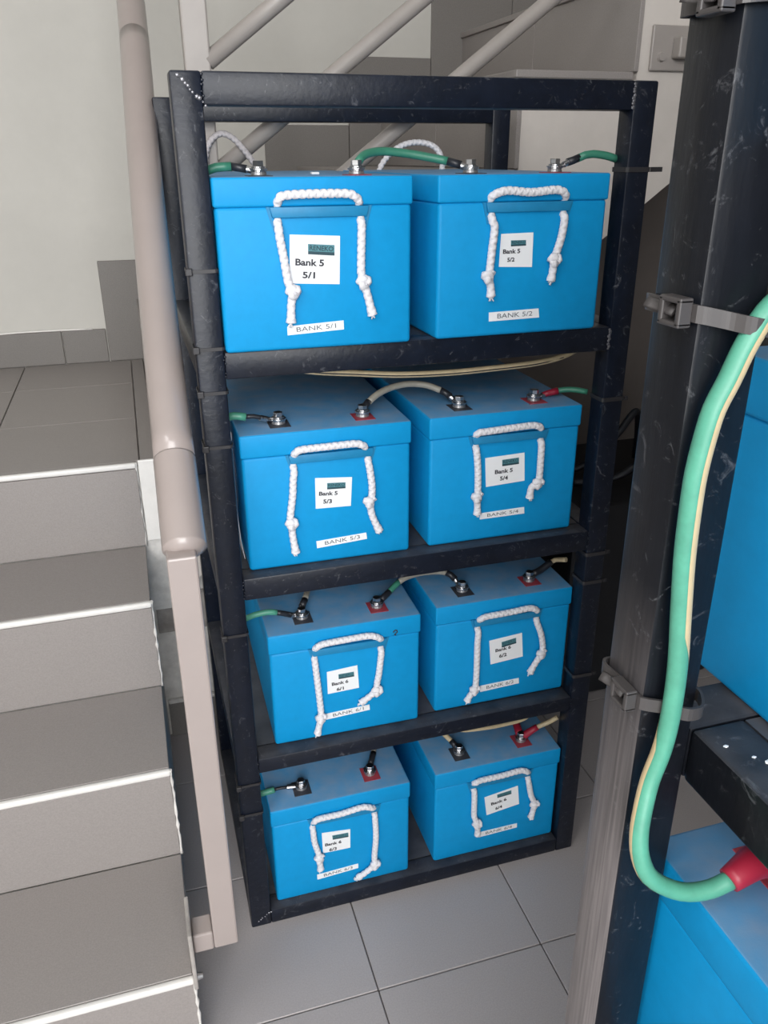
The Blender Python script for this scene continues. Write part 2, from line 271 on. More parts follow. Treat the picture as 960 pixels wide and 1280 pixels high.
BATTERY_FEATURES = {
  '5/1': dict(
    lab=[(0.0867, 0.1371), (0.1479, 0.1339), (0.1458, 0.0774), (0.0839, 0.0808)],
    logo=[(0.1082, 0.1259), (0.1408, 0.1236), (0.1404, 0.1113), (0.1079, 0.114)],
    t1=[(0.0917, 0.1016), (0.1268, 0.0991)],
    t2=[(0.0998, 0.0864), (0.1152, 0.0852)],
    strip=[(0.0782, 0.0295), (0.1498, 0.033), (0.1499, 0.0218), (0.0782, 0.0185)],
    top=[(0.0743, 0.1739), (0.0787, 0.18), (0.1023, 0.1818), (0.1453, 0.182), (0.1617, 0.1804), (0.1714, 0.1731)],
    L=[(0.0728, 0.1638), (0.0738, 0.1333), (0.0769, 0.1132), (0.0814, 0.0819)],
    LK=(0.0863, 0.0718),
    LT=[(0.0836, 0.0567), (0.0821, 0.0349)],
    R=[(0.1736, 0.1632), (0.173, 0.1305), (0.172, 0.0879)],
    RK=(0.1747, 0.0795),
    RT=[(0.1806, 0.0598), (0.1858, 0.0388)],
    bar=[(0.0663, 0.1741), (0.1791, 0.1627)],
    term=[(0.1199, 0.4792), (0.2625, 0.3779)],
  ),
  '5/2': dict(
    lab=[(0.0879, 0.1298), (0.1335, 0.1303), (0.1346, 0.0871), (0.0868, 0.0891)],
    logo=[(0.1019, 0.1215), (0.1234, 0.1213), (0.1239, 0.1144), (0.1024, 0.1141)],
    t1=[(0.0914, 0.1051), (0.1159, 0.1052)],
    t2=[(0.0981, 0.0949), (0.1085, 0.095)],
    strip=[(0.0757, 0.0313), (0.1485, 0.0327), (0.1504, 0.0206), (0.0763, 0.0195)],
    top=[(0.0717, 0.1749), (0.0798, 0.1799), (0.094, 0.1816), (0.1232, 0.1792), (0.1559, 0.1816), (0.1676, 0.1795), (0.175, 0.1741)],
    L=[(0.0726, 0.1641), (0.0754, 0.1374), (0.0733, 0.1131), (0.0712, 0.0879)],
    LK=(0.069, 0.0786),
    LT=[(0.0735, 0.0652), (0.0746, 0.0529)],
    R=[(0.1741, 0.164), (0.1743, 0.1445), (0.1712, 0.1238), (0.1651, 0.1029)],
    RK=(0.1626, 0.0959),
    RT=[(0.1622, 0.0816), (0.1604, 0.0687)],
    bar=[(0.0692, 0.1727), (0.1842, 0.1628)],
    term=[(0.2084, 0.3716), (0.4133, 0.458)],
  ),
  '5/3': dict(
    lab=[(0.1001, 0.131), (0.1528, 0.1267), (0.1501, 0.0833), (0.0994, 0.085)],
    logo=[(0.1168, 0.1219), (0.1431, 0.1201), (0.1429, 0.1111), (0.1165, 0.1124)],
    t1=[(0.1045, 0.1042), (0.1311, 0.1022)],
    t2=[(0.11, 0.0916), (0.1226, 0.0908)],
    strip=[(0.0982, 0.0345), (0.1721, 0.0383), (0.1732, 0.0282), (0.0989, 0.0234)],
    top=[(0.0724, 0.1695), (0.0765, 0.1754), (0.0865, 0.177), (0.1175, 0.1775), (0.1536, 0.178), (0.1649, 0.1757), (0.1712, 0.1704)],
    L=[(0.0702, 0.1588), (0.0683, 0.1322), (0.0667, 0.1117), (0.0616, 0.0784)],
    LK=(0.0632, 0.0697),
    LT=[(0.0636, 0.0511), (0.0669, 0.0237)],
    R=[(0.1757, 0.1571), (0.177, 0.1379), (0.1799, 0.1135), (0.1794, 0.0976)],
    RK=(0.1759, 0.0894),
    RT=[(0.1797, 0.0671), (0.1902, 0.041)],
    bar=[(0.0639, 0.1653), (0.1843, 0.1633)],
    term=[(0.0588, 0.0355), (0.1781, 0.0363)],
  ),
  '5/4': dict(
    lab=[(0.0875, 0.1326), (0.1503, 0.1346), (0.1534, 0.0897), (0.0908, 0.0868)],
    logo=[(0.1146, 0.1271), (0.1416, 0.128), (0.1423, 0.1178), (0.1152, 0.117)],
    t1=[(0.1039, 0.1056), (0.1327, 0.1062)],
    t2=[(0.1126, 0.0945), (0.1256, 0.0947)],
    strip=[(0.0835, 0.0449), (0.1559, 0.0462), (0.1567, 0.0354), (0.0832, 0.0348)],
    top=[(0.0708, 0.171), (0.0743, 0.1755), (0.0843, 0.1757), (0.1193, 0.1772), (0.1523, 0.1782), (0.1653, 0.1765), (0.173, 0.1712)],
    L=[(0.071, 0.1589), (0.0739, 0.1178), (0.0752, 0.0861)],
    LK=(0.0742, 0.0751),
    LT=[(0.0755, 0.0616), (0.0761, 0.0471)],
    R=[(0.1744, 0.1596), (0.1744, 0.1263), (0.1746, 0.0989)],
    RK=(0.1722, 0.0862),
    RT=[(0.1627, 0.0795), (0.1606, 0.0628)],
    bar=[(0.0698, 0.165), (0.1841, 0.1685)],
    term=[(0.0624, 0.0458), (0.185, 0.0489)],
  ),
  '6/1': dict(
    lab=[(0.0878, 0.1223), (0.1365, 0.1256), (0.1385, 0.0832), (0.088, 0.0813)],
    logo=[(0.1057, 0.1148), (0.1307, 0.1151), (0.1311, 0.1062), (0.1061, 0.1059)],
    t1=[(0.0949, 0.0953), (0.1214, 0.0964)],
    t2=[(0.1023, 0.0844), (0.1139, 0.0851)],
    strip=[(0.0829, 0.0441), (0.155, 0.0474), (0.1556, 0.0371), (0.0838, 0.033)],
    top=[(0.0708, 0.1699), (0.0751, 0.1762), (0.0851, 0.1787), (0.1175, 0.18), (0.1516, 0.1804), (0.1656, 0.1765), (0.174, 0.1685)],
    L=[(0.069, 0.1544), (0.0701, 0.1266), (0.0721, 0.0981), (0.0745, 0.0598)],
    LK=(0.0746, 0.0428),
    LT=[(0.0707, 0.0281), (0.0676, 0.0131)],
    R=[(0.1739, 0.1554), (0.1723, 0.1321), (0.1695, 0.1073), (0.1661, 0.0883)],
    RK=(0.166, 0.0776),
    RT=[(0.1526, 0.0665), (0.1393, 0.0575)],
    bar=[(0.0659, 0.1636), (0.1822, 0.1641)],
    term=[(0.0594, 0.0382), (0.1819, 0.0401)],
  ),
  '6/2': dict(
    lab=[(0.0946, 0.1232), (0.153, 0.1277), (0.1576, 0.0808), (0.0993, 0.0763)],
    logo=[(0.1167, 0.1167), (0.1425, 0.1204), (0.1436, 0.1097), (0.1176, 0.1059)],
    t1=[(0.1066, 0.0988), (0.1345, 0.1013)],
    t2=[(0.1139, 0.0864), (0.1277, 0.0878)],
    strip=[(0.082, 0.0368), (0.1531, 0.0382), (0.1539, 0.0275), (0.0826, 0.0244)],
    top=[(0.0738, 0.1681), (0.0777, 0.1737), (0.0873, 0.1751), (0.1255, 0.176), (0.1571, 0.1776), (0.1687, 0.1747), (0.176, 0.1678)],
    L=[(0.0717, 0.1545), (0.0708, 0.1274), (0.0713, 0.0996), (0.0715, 0.0523)],
    LK=(0.0694, 0.0367),
    LT=[(0.0616, 0.0253), (0.0568, 0.0154)],
    R=[(0.1765, 0.1558), (0.1797, 0.1425), (0.185, 0.123), (0.1901, 0.0979)],
    RK=(0.1886, 0.0847),
    RT=[(0.1783, 0.0658), (0.1699, 0.0496)],
    bar=[(0.0713, 0.1636), (0.1867, 0.1642)],
    term=[(0.0606, 0.0408), (0.182, 0.0402)],
  ),
  '6/3': dict(
    lab=[(0.0837, 0.1323), (0.133, 0.1268), (0.1321, 0.0856), (0.0843, 0.0873)],
    logo=[(0.1013, 0.1221), (0.1293, 0.1207), (0.1294, 0.111), (0.1019, 0.1127)],
    t1=[(0.0882, 0.1015), (0.1169, 0.101)],
    t2=[(0.095, 0.0886), (0.1081, 0.0882)],
    strip=[(0.0721, 0.0414), (0.1455, 0.0445), (0.1454, 0.0344), (0.0724, 0.0301)],
    top=[(0.0702, 0.1628), (0.0737, 0.1701), (0.0832, 0.1717), (0.1174, 0.172), (0.1507, 0.1759), (0.1646, 0.1726), (0.1734, 0.1649)],
    L=[(0.0681, 0.1484), (0.0696, 0.1222), (0.0744, 0.0993)],
    LK=(0.0767, 0.0842),
    LT=[(0.0774, 0.0693), (0.0777, 0.0582)],
    R=[(0.1752, 0.1489), (0.1763, 0.1025), (0.1732, 0.0583)],
    RK=(0.1745, 0.0411),
    RT=[(0.1583, 0.0273), (0.1422, 0.0182)],
    bar=[(0.065, 0.157), (0.1828, 0.1553)],
    term=[(0.0572, 0.0362), (0.1789, 0.0394)],
  ),
  '6/4': dict(
    lab=[(0.0951, 0.1261), (0.1597, 0.1357), (0.1649, 0.0923), (0.1013, 0.0834)],
    logo=[(0.1193, 0.1261), (0.1471, 0.1292), (0.1477, 0.1204), (0.1205, 0.1184)],
    t1=[(0.109, 0.1039), (0.1391, 0.1079)],
    t2=[(0.1181, 0.0912), (0.1313, 0.0932)],
    strip=[(0.089, 0.0463), (0.1636, 0.0462), (0.1642, 0.0364), (0.0895, 0.0346)],
    top=[(0.0719, 0.1666), (0.0758, 0.1719), (0.0848, 0.174), (0.1228, 0.1742), (0.1565, 0.1764), (0.1693, 0.1724), (0.176, 0.1647)],
    L=[(0.0727, 0.1493), (0.0732, 0.1145), (0.0741, 0.0939)],
    LK=(0.0799, 0.0754),
    LT=[(0.0821, 0.0616), (0.0827, 0.0481)],
    R=[(0.1772, 0.1486), (0.1801, 0.1304), (0.1847, 0.1106), (0.1904, 0.0978)],
    RK=(0.1921, 0.0898),
    RT=[(0.1906, 0.0732), (0.1873, 0.0588)],
    bar=[(0.0688, 0.1593), (0.1893, 0.1555)],
    term=[(0.061, 0.04), (0.1794, 0.0389)],
  ),
}

# ------------------------------------------------------------ floor, walls, stairs (the setting)
RISE, GO = 0.171, 0.2285
T = 0.2822
floor = tag(box_obj('floor', (-1.6, 1.9, -3.4, 1.45, -0.10, -0.004), M['grout']), kind='structure')
tb = new_bm(); bx(tb, -T / 2 + .001, T / 2 - .001, -T / 2 + .001, T / 2 - .001, -0.012, 0.0, bev=0.0012, seg=1)
t0 = obj('tile', tb, M['floortile'], floor)
tile_me = t0.data; t0.location = (0.1745 - T / 2, -0.1705 - T / 2, 0)
for i in range(-6, 7):
    for j in range(-8, 6):
        cx, cy = 0.1745 + T * (i - .5), -0.1705 + T * (j - .5)
        if i == 0 and j == 0: continue
        if cy > 1.4 or cy < -2.3 or cx > 1.85: continue
        if i < 0 and cy > -0.2: continue
        if abs(i) > 3 and cy < -1.4: continue
        if cx < -1.55: continue
        share('tile', tile_me, floor, (cx, cy, random.uniform(-.0006, 0)))

wall_back = tag(box_obj('wall_back', (-1.6, 1.95, 1.38, 1.55, 0, 3.3), M['plaster']), kind='structure')
wall_left = tag(box_obj('wall_left', (-1.6, -1.3, -2.6, 1.38, 0, 3.3), M['plaster']), kind='structure')
wf = new_bm(); bx(wf, 0.45, 1.95, -2.6, -2.45, 0, 3.3); bx(wf, -1.6, 0.45, -2.6, -2.45, 2.6, 3.3)  # unseen wall, added to let daylight in on the left only
wall_front = tag(obj('wall_front', wf, M['dim']), kind='structure')
wall_right = tag(box_obj('wall_right', (1.72, 1.95, -2.6, 1.38, 0, 3.3), M['dim']), kind='structure')
ceiling = tag(box_obj('ceiling', (-1.6, 1.95, -2.6, 1.55, 3.3, 3.4), M['ceilm']), kind='structure')

rc = new_bm(); prism(rc, [(.36, 0), (1.72, 0), (1.72, 1.60), (.36, .65)], 1.33, 1.379, 'Y')  # added panel; the shade under the flight is put into its brown
recess_shade_panel = tag(obj('recess_shade_panel', rc, M['recess']), kind='structure')
# lower flight: solid steps, tile by tile, up to the landing
stair = bpy.data.objects.new('staircase', None); COL.objects.link(stair); tag(stair, kind='structure')
XR, XL = -0.098, -1.30
Y0 = -0.190                                            # front face of the first riser
bm = new_bm()
prof = [(Y0, 0)]
for k in range(3): prof += [(Y0 + k * GO, (k + 1) * RISE - .012), (Y0 + (k + 1) * GO, (k + 1) * RISE - .012)]
prof += [(Y0 + 3 * GO, 0.672), (0.565, 0.672), (0.565, 0)]
prism(bm, prof, XL, XR - .004, 'X')
obj('stair_body', bm, M['plaster_rough'], stair)
w_ris = RISE - .012
for k in range(4):
    y = Y0 + k * GO; z = k * RISE
    xs = [XR, XR - .60, XL]
    for a, b in zip(xs[:-1], xs[1:]):
        bm = new_bm(); bx(bm, b + .001, a - .001 + random.uniform(-.002, .002), y - .009, y, z + .001, z + RISE - .012, bev=.001, seg=1); obj('riser_tile', bm, M['tile'], stair)
    bm = new_bm(); bx(bm, XL, XR + .001, y - .0125, y - .002, z + RISE - .0105, z + RISE + .0004, bev=.0038, seg=3); obj('nosing_strip', bm, M['nosing'], stair, smooth=50)
    if k < 3:
        for a, b in zip(xs[:-1], xs[1:]):
            bm = new_bm(); bx(bm, b + .001, a - .001, y - .002, y + GO - .009, z + RISE - .012, z + RISE, bev=.001, seg=1); obj('tread_tile', bm, M['tile'], stair)
# plaster beading left along the open edge of the steps
bm = new_bm()
for k in range(4):
    y = Y0 + k * GO; z = k * RISE
    pts = [(XR + .0005, y - .006 + random.uniform(-.003, .003), z + RISE * t) for t in [i / 14 for i in range(15)]]
    sweep(bm, pts, lambda s: .0022 + .0012 * math.sin(s * 37 + k), n=6, step=.008)
obj('plaster_bead', bm, M['plaster_rough'], stair)
# landing slab and tiles
box_obj('landing_slab', (XL, -0.058, 0.497, 1.38, 0.363, 0.672), M['plaster_rough'], stair)
jx = [-1.30, -0.932, -0.650, -0.368, -0.090]
jy = [0.4995, 0.787, 1.103, 1.371]
for a, b in zip(jx[:-1], jx[1:]):
    for c, d in zip(jy[:-1], jy[1:]):
        bm = new_bm(); bx(bm, a + .001, b - .001, c + .001, d - .001, .672, .684, bev=.0012, seg=1); obj('landing_tile', bm, M['tile'], stair)
bm = new_bm(); bx(bm, -.089, -.0585, .500, 1.371, .672, .684, bev=.0012, seg=1); obj('landing_tile', bm, M['tile'], stair)
bm = new_bm(); bx(bm, XL, -.099, .4935, .4995, .672, .684); obj('landing_edge', bm, M['tile'], stair)
bm = new_bm(); bx(bm, -.094, -.0585, .492, .4995, .520, .686, bev=.002); obj('white_edge_band', bm, M['nosing'], stair)

# wall closing the space below the landing
wl = new_bm()
prism(wl, [(-0.102, 0.0), (0.33, 0.0), (0.33, 0.640), (-0.06, 0.363), (-0.102, 0.363)], 0.565, 0.66, 'Y')
wall_inner = tag(obj('wall_inner', wl, M['plaster_rough']), kind='structure')
bb = bpy.data.objects.new('baseboard_inner', None); COL.objects.link(bb); tag(bb, kind='structure')
for a, b in ((-.097, .115), (.117, .329)):
    bm = new_bm(); bx(bm, a, b, .556, .565, .0, .088, bev=.001, seg=1); obj('skirting_tile', bm, M['skirt'], bb)
bm = new_bm(); bx(bm, -.097, .329, .553, .565, .0885, .098, bev=.003); obj('plaster_ledge', bm, M['plaster_rough'], bb)
bm = new_bm(); bx(bm, -.097, .06, .558, .565, .27, .362, bev=.002); obj('unpainted_patch', bm, M['dirt'], bb)

# upper flight: climbs to the right along the back wall, its plastered side faces the camera
up = bpy.data.objects.new('staircase', None); COL.objects.link(up); tag(up, kind='structure')
R1, G2, RISE2 = -0.046, 0.2345, 0.1658
bm = new_bm(); prof = []
for k in range(7):
    prof += [(R1 + k * G2, .684 + k * RISE2 - .013), (R1 + k * G2, .684 + (k + 1) * RISE2 - .013)]
xe = R1 + 7 * G2
prof += [(xe, .684 + 7 * RISE2 - .013), (xe, 1.053 + .73 * (xe - .85)), (R1, .389)]
prism(bm, prof, 0.505, 1.38, 'Y')
obj('stair_body', bm, M['plaster_warm'], up)
for k in range(7):
    x = R1 + k * G2; z = .684 + k * RISE2
    for a, b in ((.502, .93), (.932, 1.371)):
        bm = new_bm(); bx(bm, x - .009, x, a, b, z + .001, z + RISE2 - .013, bev=.001, seg=1); obj('riser_tile', bm, M['tile'], up)
        bm = new_bm(); bx(bm, x - (.016 if k else .010), x + G2 - .010, a - (.002 if a < .6 else 0), b, z + RISE2 - .013, z + RISE2, bev=.002, seg=2); obj('tread_tile', bm, M['tile'], up)
# skirting tiles on the back wall, stepped with the upper flight
sk = bpy.data.objects.new('baseboard_back', None); COL.objects.link(sk); tag(sk, kind='structure')
xj = [-1.3, -.98, -.62, -.262, -.147]
for a, b in zip(xj[:-1], xj[1:]):
    bm = new_bm(); bx(bm, a + .0008, b - .0008, 1.371, 1.38, .684, .774, bev=.0015, seg=1); obj('skirting_tile', bm, M['skirt'], sk)
for k in range(7):
    a = -.145 + k * G2
    bm = new_bm(); bx(bm, a, a + G2 - .0015, 1.371, 1.38, .684 + (k - .0) * RISE2 - (0 if k else 0), .787 + (k + 1) * RISE2, bev=.0015, seg=1); obj('skirting_tile', bm, M['skirt'], sk)
bm = new_bm()
sweep(bm, [(-1.3 + .04 * i, 1.374, .776 + random.uniform(-.001, .001)) for i in range(29)], .0025, n=6, step=0)
obj('plaster_bead', bm, M['nosing'], sk)

# ------------------------------------------------------------ handrail of the lower flight
hr = thing('handrail', 'beige painted tube handrail on one square post beside the grey steps', 'handrail', (-0.049, -0.184, 0.217))
def rel(p, o): return (p[0] - o[0], p[1] - o[1], p[2] - o[2])
HO = (-0.049, -0.184, 0.217)
A = Vector((-.0445, -.187, .792)); dr = Vector((.034, .801, .598))
def rail_at(s): return A + dr * s + Vector((-.004 * math.sin(math.pi * min(1, max(0, s))) , 0, 0))
bm = new_bm(); sweep(bm, [rel(rail_at(s), HO) for s in (.14, .3, .45, .6, .8, 1.0)], 0.0240, n=28, step=.03); obj('rail_tube', bm, M['beige'], hr)
bm = new_bm(); sweep(bm, [rel(rail_at(s), HO) for s in (.014, .016, .022, .032, .07, .140, .142)], lambda s: .0246 * (min(1, .55 + s * 9) if s < .04 else 1), n=28, step=.004); obj('end_sleeve', bm, M['beige'], hr)
bm = new_bm(); sweep(bm, [rel(rail_at(s), HO) for s in (.985, .99, 1.1, 1.2)] + [rel(rail_at(1.27) + Vector((.01, 0, .03)), HO), rel(rail_at(1.3) + Vector((.03, .0, .10)), HO)], .0238, n=28, step=.02); obj('elbow_sleeve', bm, M['beige'], hr)
bm = new_bm(); bx(bm, -.0162, .0162, -.0162, .0162, 0, .592, bev=.0025); obj('square_post', bm, M['beige'], hr)
bm = new_bm(); bx(bm, -.043, -.0165, -.0162, .0162, 0, .0324, bev=.0025); obj('foot_bar', bm, M['beige'], hr)
bp_ = new_bm(); bx(bp_, -.049, -.0432, -.032, .036, -.050, .052, bev=.002); bpo = obj('base_plate', bp_, M['dirt'], hr)
for dz in (-.036,):
    bm = new_bm(); cyl(bm, (-.0432, -.022, dz), (-.036, -.022, dz), .0055, .004, n=10); obj('bolt', bm, M['steel'], bpo)
for s, dx, dy, r in ((.255, .0165, -.0165, .0016), (.235, .0185, -.0145, .0012), (.165, .0215, -.011, .0013), (.245, -.002, -.0232, .0008)):
    c = rail_at(s) + Vector((dx, dy * .6, -.0165 * (-dy / .0165) * .0 )); 
    n_ = Vector((dx, -.6 * .0215, .8 * .0215)); n_ = n_.normalized()
    c = rail_at(s) + n_ * .0231
    bm = new_bm(); cyl(bm, rel(c - n_ * .001, HO), rel(c + n_ * .0006, HO), r, n=8); obj('paint_chip', bm, M['chip'], hr)

# ------------------------------------------------------------ railing of the upper flight
RO = (0.078, 0.488, 0.94)
ur = thing('stair_railing', 'grey painted railing of slanted bars and square newel post behind the rack', 'railing', RO)
bm = new_bm(); bx(bm, -.0205, .0205, -.0125, .0125, 0, .95, bev=.003); obj('newel_post', bm, M['greyrail'], ur)
for z0 in (1.015, 1.180, 1.345, 1.51):
    p0 = (.094, .488, z0); p1 = (1.20, .488, z0 + .731 * 1.106)
    bm = new_bm(); sweep(bm, [rel(p0, RO), rel(p1, RO)], .0135, n=18, step=.2); obj('slanted_bar', bm, M['greyrail'], ur)
bp2 = box_obj('base_plate', tuple(v - RO[i // 2] for i, v in enumerate((.912, .99, .496, .5025, 1.35, 1.425))), M['greyrail'], ur, bev=.002)
bm = new_bm(); cyl(bm, rel((.933, .496, 1.373), RO), rel((.933, .490, 1.373), RO), .009, .007, n=14); obj('bolt', bm, M['greyrail'], bp2)
box_obj('foot_bar', tuple(v - RO[i // 2] for i, v in enumerate((.955, 1.0, .472, .496, 1.37, 1.405))), M['greyrail'], ur, bev=.003)
bm = new_bm(); bx(bm, 1.0005 - RO[0], 1.041 - RO[0], .472 - RO[1], .497 - RO[1], 1.36 - RO[2], 1.89 - RO[2], bev=.003); obj('newel_post', bm, M['greyrail'], ur)

# ------------------------------------------------------------ battery rack
ROWZ = [.983, .666, .3515, .030]
RW, RD, TB = .607, .473, .034
rack = thing('battery_rack', 'black painted steel tube rack holding eight blue batteries on four shelves', 'rack')
HT = 1.291
for (x, y) in ((0, 0), (RW - TB, 0), (0, RD - TB), (RW - TB, RD - TB)):
    bm = new_bm(); bx(bm, x, x + TB, y, y + TB, 0, HT, bev=.0028); obj('corner_post', bm, M['black'], rack, smooth=40)
levels = [HT] + ROWZ
for i, z in enumerate(levels):
    h = (TB, TB, TB, .027, .030)[i]
    for y in (0.0004, RD - TB + .0004):
        bm = new_bm(); bx(bm, TB, RW - TB, y, y + TB - .0008, z - h, z, bev=.0025); obj('cross_beam', bm, M['black'], rack, smooth=40)
    if i == 0: continue
    for x in (0.0004, RW - TB + .0004):
        bm = new_bm(); bx(bm, x, x + TB - .0008, TB, RD - TB, z - h, z, bev=.0025); obj('side_beam', bm, M['black'], rack, smooth=40)
    bm = new_bm(); bx(bm, TB + .001, RW - TB - .001, TB + .001, RD - TB - .001, z - .008, z - .0006); obj('shelf_sheet', bm, M['plate'], rack)
random.seed(3)
wd = new_bm()
def weld(bm, a, b, n=9, r=.0022):
    a, b = Vector(a), Vector(b)
    for i in range(n):
        p = a.lerp(b, i / (n - 1)) + Vector((random.uniform(-.001, .001), 0, random.uniform(-.001, .001)))
        t = bmesh.new(); bmesh.ops.create_icosphere(t, subdivisions=1, radius=r * random.uniform(.6, 1.3)); merge(bm, t, Matrix.Translation(p) @ Matrix.Diagonal((1, .5, 1, 1)))
for z in levels[:4]:
    w_ = new_bm(); weld(w_, (RW - TB, 0, z - .004), (RW - TB, 0, z - .030)); obj('weld_bead', w_, M['black'] if random.random() < .3 else M['weld'], rack)
    w_ = new_bm(); weld(w_, (TB, 0, z - .004), (TB, 0, z - .030), 6, .0016); obj('weld_bead', w_, M['black'], rack)
w_ = new_bm(); weld(w_, (.010, 0, HT - .006), (.036, 0, HT - .034), 10, .0022); obj('weld_bead', w_, M['weld'], rack)
w_ = new_bm(); weld(w_, (.012, 0, .012), (.034, 0, .028), 7, .0018); obj('weld_bead', w_, M['weld'], rack)

# ------------------------------------------------------------ batteries
BW, BH, BD, LIDH = .24, .2007, .452, .0327
def hexbolt():
    bm = new_bm()
    cyl(bm, (0, 0, 0), (0, 0, .0022), .0108, n=24, bev=.0005)
    cyl(bm, (0, 0, .0022), (0, 0, .0042), .0085, n=20, bev=.0004)
    cyl(bm, (0, 0, .0042), (0, 0, .0105), .0068, n=6, bev=.0006)
    return bm
_b = hexbolt(); bolt_me = bpy.data.meshes.new('hex_bolt'); _b.to_mesh(bolt_me); _b.free(); bolt_me.materials.append(M['steel'])
_b = new_bm(); cyl(_b, (0, 0, 0), (0, 0, .004), .0098, .009, n=20, bev=.0006); post_me = bpy.data.meshes.new('terminal_post'); _b.to_mesh(post_me); _b.free(); post_me.materials.append(M['lead'])
# casing, lid and handle mouldings are the same moulding on every battery
_b = new_bm(); bx(_b, .0014, BW - .0014, .0014, BD - .0014, 0, BH - LIDH + .001, bev=.005, seg=3); case_o = obj('casing', _b, M['blue'], None, smooth=40); case_me = case_o.data; bpy.data.objects.remove(case_o)
_b = new_bm(); bx(_b, 0, BW, 0, BD, BH - LIDH, BH, bev=.003, seg=3); lid_o = obj('lid', _b, M['blue'], None, smooth=40); lid_me = lid_o.data; bpy.data.objects.remove(lid_o)
_b = new_bm()
prism(_b, [(.064, .1680), (.184, .1680), (.181, .1560), (.067, .1560)], -.0035, .0030, 'Y', bev=.0012)
prism(_b, [(.060, .1680), (.0645, .1680), (.0690, .1420), (.0672, .1420)], .0005, .0030, 'Y')
prism(_b, [(.1835, .1680), (.188, .1680), (.1808, .1420), (.179, .1420)], .0005, .0030, 'Y')
bar_o = obj('handle_bar', _b, M['bluebar'], None, smooth=40); bar_me = bar_o.data; bpy.data.objects.remove(bar_o)
_b = new_bm(); bx(_b, -.0145, .0145, -.019, .016, 0, .0009, bev=.0003, seg=1); pk = obj('terminal_pad', _b, M['padblack'], None); padk = pk.data; bpy.data.objects.remove(pk)
padr = padk.copy(); padr.materials.clear(); padr.materials.append(M['padred'])

